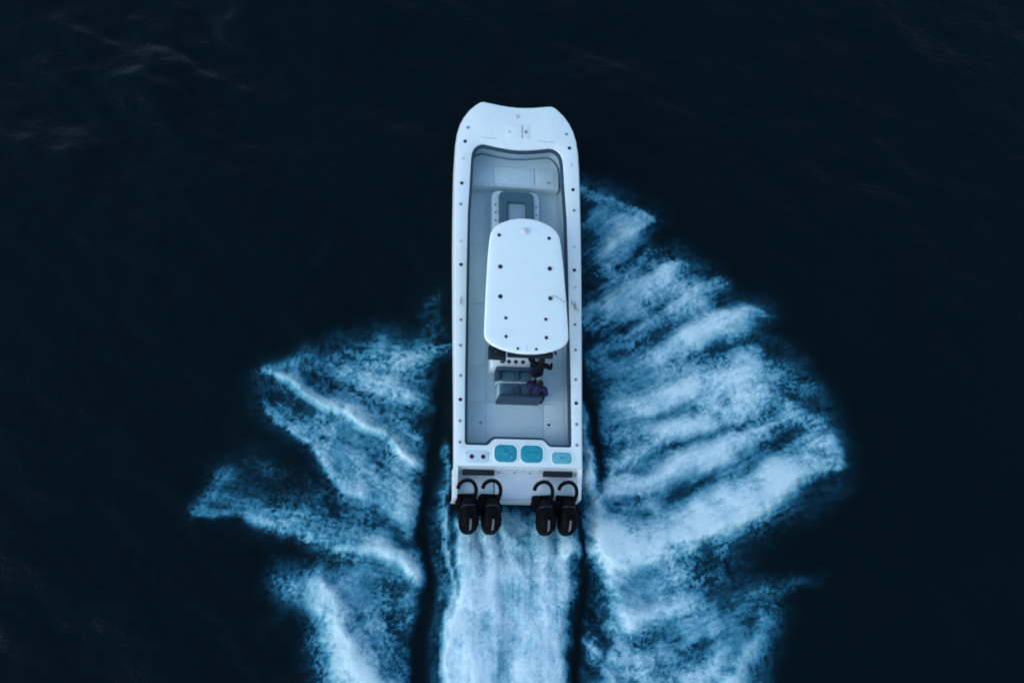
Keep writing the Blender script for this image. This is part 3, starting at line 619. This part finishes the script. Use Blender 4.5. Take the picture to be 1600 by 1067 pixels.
for s in (-1, 1):
    for y, x, k in SIDE+([(6.54, 1.70, 'p')] if s > 0 else []):
        me, nm = {'d': (RH, 'rod_holder'), 'g': (RG, 'rod_holder'), 'p': (RP, 'deck_cap'), 'c': (CL, 'cleat')}[k]
        o = link(nm, me, GUN, (s*x, y, on(y)), R(3*s)); o.rotation_euler.x = math.atan(.045)
# transom: live wells with teal lids, sink with two cup holders
def ring_rim(poly, y_z, r, name, parent): return MB().tube([(x, y, gz(y)+.004) for x, y in poly], r, 8, True).build(name, M['gel'], parent)
for (x0, x1, y0, y1, rr, mat) in ((-.71, -.03, 1.33, 1.86, .19, 'lid'), (.03, .71, 1.33, 1.86, .19, 'lid'), (.92, 1.53, 1.32, 1.69, .13, 'lid2')):
    P = rrect(x0, x1, y0, y1, rr, 6)
    L = flat(inset(P, .02), .02, .012, M[mat], 'live_well_lid', GUN)
    ring_rim(P, 0, .024, 'live_well_rim', L)
    cx, cy = (x0+x1)/2, (y0+y1)/2
    if mat == 'lid':
        MB().tube([(cx-.12, cy-.02, gz(cy)+.028), (cx+.06, cy-.02, gz(cy)+.028)], .009, 6).build('lid_hinge', M['lid2'], L)
        MB().lathe(cx+.16, cy-.1, [(.03, gz(cy)+.015), (.03, gz(cy)+.028), (.015, gz(cy)+.032)], 10).build('lid_latch', M['lid2'], L)
    else:
        MB().lathe(cx-.02, cy, [(.035, gz(cy)+.015), (.035, gz(cy)+.028), (.015, gz(cy)+.032)], 10).build('lid_latch', M['lid'], L)
SINK = flat(rrect(-1.50, -.84, 1.31, 1.66, .10, 5), .008, .004, M['cushion'], 'rigging_tray', GUN)
for x in (-1.33, -1.01):
    c = MB().lathe(x, 1.48, [(.085, gz(1.48)), (.085, gz(1.48)+.016), (.07, gz(1.48)+.022)], 16).build('cup_holder', M['rub'], SINK)
    MB().lathe(x, 1.48, [(.062, gz(1.48)+.01), (.062, gz(1.48)+.0245), (.03, gz(1.48)+.0255)], 14).build('cup', M['dark'], c)
for s, x in ((1, -1.47), (1, -.87)):
    MB().lathe(x, 1.58, [(.02, gz(1.58)), (.02, gz(1.58)+.016), (.01, gz(1.58)+.02)], 8).build('screw_cap', M['grey'], SINK)
# motor well behind the transom
mw = MB()
mw.box(-1.70, 1.70, .405, 1.215, .60, .70, .0)
mw.add([(-1.72, 1.218, 1.155), (1.72, 1.218, 1.155), (1.72, 1.12, .70), (-1.72, 1.12, .70)], [(0, 1, 2, 3)])
WELL = mw.build('motor_well', M['hull'], BOAT)
for s in (-1, 1):
    a, b = sorted((s*1.70, s*1.80))
    V = [(a, .365, .5), (b-.001*s, .365, .5), (b-.001*s, .365, .87), (a, .365, .87), (a, .7, .5), (b, .7, .5), (b, .7, .965), (a, .7, .965), (a, 1.218, .5), (b, 1.218, .5), (b, 1.218, 1.165), (a, 1.218, 1.165)]
    MB().add(V, [(0, 1, 2, 3), (3, 2, 6, 7), (7, 6, 10, 11), (0, 3, 7, 4), (4, 7, 11, 8), (1, 5, 6, 2), (5, 9, 10, 6), (8, 11, 10, 9)]).build('quarter_wing', M['gel'], WELL)
for (x0, x1) in ((-1.54, -.66), (.74, 1.57)):
    mb = MB(); mb.box(x0, x1, 1.03, 1.165, .80, .98, .02); mb.build('rigging_slot', M['dark'], WELL)
    panel(rrect(x0-.04, x1+.04, .45, 1.0, .05, 4), .699, M['sole2'], 'step_pad', WELL, .012, .005)
for k, x in enumerate((-.52, -.30, -.08, .14, .36, .58)):
    MB().box(x-.05, x+.05, 1.13, 1.185, .93, 1.00, .01).build('transom_fitting', M['rub'], WELL)
    if k % 2 == 0: MB().box(x-.02, x+.02, 1.10, 1.15, .84, .88, .006).build('drain_cap', M['grey'], WELL)

# ------------------------------------------------------------------ outboard motors
def cowl_ring(y, w, z0, z1, n=20, p=3.0):
    out = []
    for k in range(n):
        a = 2*math.pi*k/n; c, s = math.cos(a), math.sin(a)
        out.append((1.10*w*math.copysign(abs(c)**(2/p), c), y, (z0+z1)/2+(z1-z0)/2*math.copysign(abs(s)**(2/p), s)))
    return out
CW = [(.34, .04, .92, 1.02), (.32, .10, .82, 1.18), (.24, .14, .78, 1.32), (.08, .175, .74, 1.45), (-.10, .225, .70, 1.53), (-.28, .25, .68, 1.55), (-.44, .235, .68, 1.51), (-.55, .19, .70, 1.40), (-.62, .12, .76, 1.24), (-.645, .04, .88, 1.05)]
cowl_me = MB().loft([cowl_ring(*c) for c in CW]).mesh('outboard_motor', M['motor'], 60)
mid_me = MB().loft([[(-.10, .12, z), (.10, .12, z), (.10, -.32, z), (-.10, -.32, z)] for z in (-.35, .3, .78)]).mesh('midsection', M['motor2'])
mb = MB(); mb.ball((0, -.12, -.52), (.075, .42, .085), 8); mb.box(-.02, .02, -.30, .10, -.85, -.5); mb.box(-.16, .16, -.42, .05, -.30, -.28); lower_me = mb.mesh('lower_unit', M['motor2'])
mb = MB(); mb.box(-.27, .27, .24, .50, .42, .90, .03); mb.box(-.24, -.17, .16, .46, .40, .98, .02); mb.box(.17, .24, .16, .46, .40, .98, .02); brk_me = mb.mesh('bracket', M['motor2'])
hose_me = MB().tube(catmull([(-.24, .63, 1.02), (-.20, .73, 1.12), (-.08, .80, 1.20), (.07, .80, 1.22), (.18, .72, 1.21), (.23, .60, 1.19), (.23, .46, 1.16), (.17, .30, 1.10), (.08, .22, 1.08)], 5), .055, 10).mesh('rigging_hose', M['motor2'])
dec_me = MB().loft([[(-.028, y, z), (.028, y, z), (.028, y, z+.012), (-.028, y, z+.012)] for y, z in ((-.32, 1.546), (-.44, 1.508), (-.50, 1.462), (-.55, 1.402), (-.585, 1.33))]).mesh('decal', M['decal'])
seam_me = MB().loft([[(p[0]*1.02, p[1]+(.02 if q else -.02), p[2]+.004*(1 if p[2] > 1.1 else -1)) for p in cowl_ring(.08, .178, .736, 1.456)] for q in (0, 1)], False).mesh('cowl_seam', M['dark'])
intake_me = MB().box(-.09, .09, .10, .26, 1.30, 1.47, .04).mesh('air_intake', M['motor2'])
handle_me = MB().tube(catmull([(.16, .22, 1.02), (.27, .16, 1.05), (.28, .0, 1.05), (.22, -.08, 1.04)], 4), .03, 8).mesh('side_handle', M['motor2'])
handle2_me = MB().tube(catmull([(-.16, .22, 1.02), (-.25, .16, 1.0), (-.27, .06, 1.0), (-.2, -.02, 1.0)], 4), .03, 8).mesh('side_handle', M['motor2'])
line_me = MB().tube([(.06, .80, 1.02), (.07, .62, 1.05), (.06, .30, 1.05)], .014, 6).mesh('fuel_line', M['motor2'])
for k, x in enumerate((-1.42, -.775, .735, 1.37)):
    o = link('outboard_motor', cowl_me, BOAT, (x, 0, (.0, .02, -.015, .01)[k]), R((2.5, -1.5, 3.0, -2.0)[k]))
    o['label'] = ('black outboard motor, ' + ('outermost on the left', 'inner one of the left pair', 'inner one of the right pair', 'outermost on the right')[k])
    for nm, me in (('midsection', mid_me), ('lower_unit', lower_me), ('bracket', brk_me), ('rigging_hose', hose_me), ('decal', dec_me), ('cowl_seam', seam_me), ('air_intake', intake_me), ('side_handle', handle_me), ('side_handle', handle2_me)): link(nm, me, o)
    if k == 1: link('fuel_line', line_me, o)
for x0, x1 in ((-1.42, -.775), (.735, 1.37)):
    MB().tube([(x0, .20, .98), (x1, .20, .98)], .035, 8).box(x0+.15, x1-.15, -.12, .30, .90, 1.12, .03).build('tie_bar', M['motor2'], BOAT)
MB().box(.40, .60, .20, .42, .80, 1.05, .03).build('steering_pump', M['motor2'], BOAT)
MB().box(-1.10, -.98, .22, .42, .80, 1.05, .03).build('steering_pump', M['motor2'], BOAT)

# ------------------------------------------------------------------ console, seats, hardtop
CON = MB().prism(rrect(-.60, .60, 5.75, 8.20, .12, 4), .55, 1.75, .05).build('console', M['gel'], BOAT)
mb = MB(); mb.add([(-.58, 8.10, 1.75), (.58, 8.10, 1.75), (.52, 7.55, 2.55), (-.52, 7.55, 2.55), (-.58, 8.07, 1.74), (.58, 8.07, 1.74), (.52, 7.52, 2.54), (-.52, 7.52, 2.54)], [(0, 1, 2, 3), (7, 6, 5, 4), (0, 4, 5, 1), (1, 5, 6, 2), (2, 6, 7, 3), (3, 7, 4, 0)]); mb.build('windshield', M['glass'], CON)
MB().prism([(-.5, 5.72), (.5, 5.72), (.5, 6.2), (-.5, 6.2)], 1.6, 1.78, .02).build('dash_panel', M['dark'], CON)
wh = MB(); wh.tube([(.3+.19*math.cos(a), 5.60-.05*math.sin(a), 1.50+.18*math.sin(a)) for a in [2*math.pi*k/18 for k in range(18)]], .016, 6, True)
for a in (90, 210, 330): wh.tube([(.3, 5.62, 1.5), (.3+.19*math.cos(R(a)), 5.60-.05*math.sin(R(a)), 1.5+.18*math.sin(R(a)))], .01, 6)
wh.build('steering_wheel', M['steel'], CON)
# lounge seat on the front of the console
CS = MB().prism(rrect(-.70, .74, 8.19, 9.70, .20, 6), .55, 1.02, .05).build('console_seat', M['sole2'], BOAT)
U_out = rrect(-.50, .55, 8.21, 9.62, .16, 6); U_in = rrect(-.24, .32, 8.30, 9.27, .05, 6)
mb = MB(); nU = len(U_out)
r0 = [(x, y, 1.015) for x, y in U_out]; r1 = [(x, y, 1.13) for x, y in U_out]; r2 = [(x, y, 1.17) for x, y in inset(U_out, .05)]; r3 = [(x, y, 1.16) for x, y in inset(U_in, -.03)]; r4 = [(x, y, 1.05) for x, y in U_in]
for A, B in ((r0, r1), (r1, r2), (r2, r3), (r3, r4)): mb.v += []; mb.add(A+B, [(i, (i+1) % nU, nU+(i+1) % nU, nU+i) for i in range(nU)])
mb.build('backrest_pad', M['slate'], CS)
MB().prism(rrect(-.235, .315, 8.31, 9.265, .04, 4), 1.015, 1.085, .02).build('seat_cushion', M['pad'], CS)
for x, y in ((-.60, 9.21), (-.60, 8.96), (-.60, 8.71), (.65, 9.20), (.65, 8.93)):
    c = MB().lathe(x, y, [(.06, 1.015), (.06, 1.03), (.045, 1.036)], 12).build('cup_holder', M['gel'], CS)
    MB().lathe(x, y, [(.038, 1.02), (.038, 1.0385), (.02, 1.0395)], 10).build('cup', M['grey'] if x > 0 else M['steel'], c)
# helm seat block: white backrest shelf with cups, two rows of padded seats behind it
HS = MB().prism(rrect(-.78, .40, 4.08, 4.62, .05, 4), .55, 1.30, .03).build('leaning_post', M['gel'], BOAT)
for x in (-.28, -.08, .13):
    c = MB().lathe(x, 4.24, [(.075, 1.296), (.075, 1.308), (.06, 1.312)], 14).build('cup_holder', M['rub'], HS)
    MB().lathe(x, 4.24, [(.055, 1.30), (.055, 1.3145), (.02, 1.3155)], 12).build('cup', M['dark'], c)
MB().prism(rrect(-.80, -.50, 4.30, 4.60, .06, 4), 1.30, 1.52, .05).build('tackle_bag', M['navy'], HS)
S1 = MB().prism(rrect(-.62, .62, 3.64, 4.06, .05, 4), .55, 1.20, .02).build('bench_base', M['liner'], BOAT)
for (x0, x1) in ((-.50, -.04), (.02, .46)):
    MB().prism(rrect(x0, x1, 3.68, 3.96, .05, 4), 1.20, 1.28, .03).build('seat_cushion', M['slate'], S1)
MB().prism(rrect(-.66, .50, 3.965, 4.055, .03, 3), 1.20, 1.44, .03).build('seat_back', M['navy'], S1)
MB().prism(rrect(-.68, -.52, 3.68, 4.0, .04, 3), 1.15, 1.36, .03).build('armrest', M['navy'], S1)
MB().prism(rrect(-.055, .025, 3.70, 3.97, .02, 3), 1.20, 1.33, .02).build('armrest', M['navy'], S1)
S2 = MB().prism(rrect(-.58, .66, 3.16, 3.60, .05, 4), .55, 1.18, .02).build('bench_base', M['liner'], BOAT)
for (x0, x1) in ((-.53, -.13), (.05, .58)):
    MB().prism(rrect(x0, x1, 3.26, 3.58, .05, 4), 1.18, 1.26, .03).build('seat_cushion', M['slate'], S2)
MB().prism(rrect(-.125, .045, 3.26, 3.56, .03, 3), 1.18, 1.30, .02).build('armrest', M['navy'], S2)
MB().prism(rrect(-.58, .66, 3.13, 3.255, .03, 3), .75, 1.42, .04).build('seat_back', M['navy'], S2)

CAN_R = [(0, 8.0), (.2, 7.99), (.45, 7.93), (.70, 7.82), (.88, 7.68), (.98, 7.50), (1.02, 7.25), (1.07, 6.7), (1.13, 5.65), (1.17, 4.7), (1.17, 4.48), (1.12, 4.34), (.98, 4.22), (.75, 4.11), (.5, 4.04), (.25, 4.0), (0, 3.99)]
CAN = [(-x-.03, y) for x, y in CAN_R]+[(x-.03, y) for x, y in reversed(CAN_R[1:-1])]
crown = lambda x, y: .055*max(0.0, 1-(x/1.1)**2)*max(0.0, 1-((y-6)/2.2)**2)
cpoly = CAN if sum(CAN[i][0]*CAN[(i+1) % len(CAN)][1]-CAN[(i+1) % len(CAN)][0]*CAN[i][1] for i in range(len(CAN))) > 0 else CAN[::-1]
mb = MB(); rings = []
for ins, z in ((.10, 2.79), (.02, 2.80), (0, 2.825), (0, 2.865), (.015, 2.89), (.06, 2.905), (.2, 2.91), (.45, 2.91), (.75, 2.91), (1.0, 2.91)):
    k = 1-ins/1.12; q = [(-.03+(x+.03)*k, 6+(y-6)*(1-ins*.5/1.12 if ins < .9 else k)) for x, y in cpoly] if ins > .1 else inset(cpoly, ins)
    rings.append([(x, y, z+(crown(x, y) if z > 2.88 else 0)) for x, y in q])
HT = mb.loft(rings).build('hardtop', M['top'], BOAT, 50)
tz = lambda x, y: 2.908+crown(x, y)
for x, y, r in ((-.78, 7.43, .050), (.64, 7.41, .050), (-.755, 6.48, .062), (.64, 6.49, .062), (-.76, 5.60, .062), (.64, 5.61, .062), (-.615, 4.98, .045), (.50, 4.99, .045), (-.61, 4.45, .045), (.51, 4.46, .05), (-.29, 4.12, .036), (.22, 4.12, .036)):
    z = tz(x, y)-.02
    b_ = MB().lathe(x, y, [(r*1.12, z), (r*1.12, z+.028), (r*.98, z+.034)], 14).build('rod_holder', M['steel'], HT)
    MB().lathe(x, y, [(r*.86, z+.02), (r*.86, z+.0365), (r*.5, z+.0372)], 12).build('socket', M['dark'], b_)
MB().lathe(-.05, 7.58, [(.10, tz(0, 7.58)-.02), (.10, tz(0, 7.58)+.03), (.07, tz(0, 7.58)+.075), (.03, tz(0, 7.58)+.09)], 16).build('antenna_dome', M['rub'], HT)
MB().prism(rrect(-.19, .10, 7.83, 7.88, .02, 3), 2.88, 2.918, .006).build('light_bar', M['grey'], HT)
MB().box(-.045, -.025, 4.06, 4.25, 2.88, 2.93).build('seam', M['cushion'], HT)
MB().tube(catmull([(.64, 5.61, 2.98), (.72, 5.66, 3.02), (.84, 5.62, 2.99), (.98, 5.55, 2.96), (1.12, 5.50, 2.94)], 5), .009, 6).build('antenna_cable', M['grey'], HT)
MB().tube([(1.56, 6.10, gz(6.1)+.02), (1.66, 5.96, gz(6)+.03), (1.78, 5.82, gz(5.8)+.03)], .014, 6).build('outrigger_base', M['grey'], GUN)
for s in (-1, 1):
    for y0, y1 in ((8.1, 7.5), (6.6, 6.5), (4.5, 4.45)):
        MB().tube([(s*.70, y0, .55), (s*.72, y0-.03, 1.6), (s*.86, y1, 2.80)], .028, 8).build('hardtop_leg', M['steel'], BOAT)
for k in range(5):
    x = -.85+.42*k
    MB().tube([(x, 4.30, 2.35), (x, 4.10, 2.62)], .035, 8).build('rod_rack', M['dark'], BOAT)
MB().tube([(-.95, 4.32, 2.45), (.90, 4.32, 2.45)], .03, 8).build('rack_bar', M['navy'], BOAT)
MB().prism(rrect(-1.0, -.52, 4.02, 4.40, .05, 4), 2.12, 2.36, .03).build('dark_box', M['dark'], BOAT)  # added dark box, makes the black band under the hardtop's rear edge
MB().prism(rrect(-.50, .78, 4.02, 4.20, .04, 4), 2.40, 2.52, .03).build('dark_bar', M['dark'], BOAT)  # added dark bar, carries the same black band across
MB().prism(rrect(-.62, -.48, 4.00, 4.14, .04, 4), 1.90, 2.12, .03).build('spot_light', M['navy'], BOAT)

# ------------------------------------------------------------------ people (seated figures, one skin of voxels each)
def caps(chain):
    mb = MB()
    for a, b in chain:
        pa, ra = Vector(a[:3]), a[3]; pb_, rb = Vector(b[:3]), b[3]
        L = (pb_-pa).length; k = max(2, int(L/.02))
        for i in range(k+1):
            t = i/k; mb.ball(pa.lerp(pb_, t), ra+(rb-ra)*t, 5)
    return mb
def remesh(mb, name, mat, parent, vox=.012):
    me = bpy.data.meshes.new(name); me.from_pydata(mb.v, [], mb.f); me.materials.append(mat)
    o = link(name, me, parent)
    r_ = o.modifiers.new('remesh', 'REMESH'); r_.mode = 'VOXEL'; r_.voxel_size = vox; r_.use_smooth_shade = True
    s_ = o.modifiers.new('smooth', 'SMOOTH'); s_.iterations = 3; s_.factor = .5
    return o
def person(loc, rz, J, shirt, trousers, label):
    """J: joint positions in metres, seat point at the origin, facing +Y"""
    root = empty('person', None, None); root.matrix_world = BOAT.matrix_world @ Matrix.Translation(loc) @ Matrix.Rotation(rz, 4, 'Z')
    tag(root, label, 'person')
    hd = Vector(J['head']); sk = []
    sk.append(((*J['chest'], .11), (*J['neck'], .055))); sk.append(((*J['neck'], .055), (hd.x, hd.y, hd.z-.05, .06)))
    sk.append(((*J['hip'], .12), (*J['chest'], .125)))
    for s in 'lr':
        sk += [((*J['sh'+s], .055), (*J['el'+s], .042)), ((*J['el'+s], .042), (*J['wr'+s], .030)), ((*J['hp'+s], .085), (*J['kn'+s], .058)), ((*J['kn'+s], .055), (*J['an'+s], .038)), ((*J['an'+s], .042), (*J['to'+s], .034))]
    body = caps(sk); body.ball(hd, (.078, .098, .115), 9); body.ball((hd.x, hd.y+.10, hd.z-.015), (.014, .02, .022), 5)
    for s in (-1, 1): body.ball((hd.x+s*.08, hd.y, hd.z-.01), (.012, .022, .034), 5)
    for s in 'lr':
        w = Vector(J['wr'+s]); d = (w-Vector(J['el'+s])).normalized(); side = d.cross(Vector((0, 0, 1))).normalized(); sg = 1 if s == 'l' else -1
        pc = w+d*.05
        for q in (-.03, -.01, .01, .03): body.v += []; body.add(*ball_vf(pc+side*q, .017))
        for q, L in ((-.032, .065), (-.011, .08), (.011, .078), (.032, .06)):
            f0 = pc+side*q+d*.03; f1 = f0+d*L*.55; f2 = f1+d*L*.3-Vector((0, 0, L*.4))
            for a, b in ((f0, f1), (f1, f2)):
                for t in (0, .33, .66, 1): body.add(*ball_vf(a.lerp(b, t), .0085))
        t0 = w+d*.03+side*sg*.035; t1 = t0+d*.035+side*sg*.03
        for t in (0, .33, .66, 1): body.add(*ball_vf(t0.lerp(t1, t), .011))
    b_ = remesh(body, 'body', M['skin'], root, .010)
    for s in (-1, 1): MB().ball((hd.x+s*.032, hd.y+.088, hd.z+.005), .012, 6).build('eye', M['dark'], b_)
    MB().ball((hd.x, hd.y+.093, hd.z-.055), (.026, .008, .006), 6).build('mouth', M['hair'], b_)
    hm_ = MB().ball((hd.x, hd.y-.018, hd.z+.028), (.092, .105, .105), 9); hm_.ball((hd.x, hd.y-.05, hd.z-.04), (.078, .065, .08), 8); remesh(hm_, 'hair', M['hair'], root, .012)
    sh = [((*J['hip'], .145), (*J['chest'], .150)), ((*J['chest'], .14), (*J['neck'], .075)), ((*J['shl'], .085), (*J['shr'], .085))]
    for s in 'lr': sh += [((*J['sh'+s], .078), (*J['el'+s], .060)), ((*J['el'+s], .058), (*tuple(Vector(J['el'+s]).lerp(Vector(J['wr'+s]), .72)), .046))]
    remesh(caps(sh), 'shirt', shirt, root, .014)
    tr = [((*J['hpl'], .115), (*J['hpr'], .115))]
    for s in 'lr': tr += [((*J['hp'+s], .108), (*J['kn'+s], .075)), ((*J['kn'+s], .074), (*tuple(Vector(J['kn'+s]).lerp(Vector(J['an'+s]), .9)), .055))]
    remesh(caps(tr), 'trousers', trousers, root, .014)
    for s in 'lr': remesh(caps([((*J['an'+s], .05), (*J['to'+s], .042))]), 'shoe', M['dark'], root, .012)
    return root
def ball_vf(c, r):
    m = MB().ball(c, r, 4); return m.v, m.f
JA = dict(hip=(0, 0, .12), chest=(.02, .10, .45), neck=(.02, .14, .62), head=(.02, .19, .78), shl=(-.17, .11, .55), shr=(.21, .11, .55),
          ell=(-.28, .34, .36), elr=(.36, .14, .32), wrl=(-.16, .56, .40), wrr=(.40, .34, .22), hpl=(-.09, .02, .09), hpr=(.10, .02, .09), knl=(-.13, .38, .06), knr=(.16, .34, .04), anl=(-.12, .42, -.40), anr=(.18, .36, -.42), tol=(-.12, .57, -.44), tor=(.20, .51, -.46))
person((.50, 3.92, 1.24), R(-8), JA, M['black_cloth'], M['brown_cloth'], 'person in black clothes seated under the rear edge of the hardtop')
JB = dict(hip=(0, 0, .12), chest=(.0, .03, .40), neck=(.0, .05, .56), head=(.0, .09, .72), shl=(-.19, .03, .49), shr=(.19, .03, .49),
          ell=(-.30, .10, .26), elr=(.30, -.02, .24), wrl=(-.20, .30, .16), wrr=(.24, .18, .10), hpl=(-.08, .02, .08), hpr=(.09, 0, .08), knl=(-.10, .34, .06), knr=(.26, .04, -.06), anl=(-.10, .38, -.40), anr=(.28, -.05, -.54), tol=(-.10, .5, -.44), tor=(.31, .08, -.585))
person((.48, 3.36, 1.22), R(-14), JB, M['indigo_cloth'], M['brown_cloth'], 'person in indigo shirt seated on the rear bench behind the one in black')
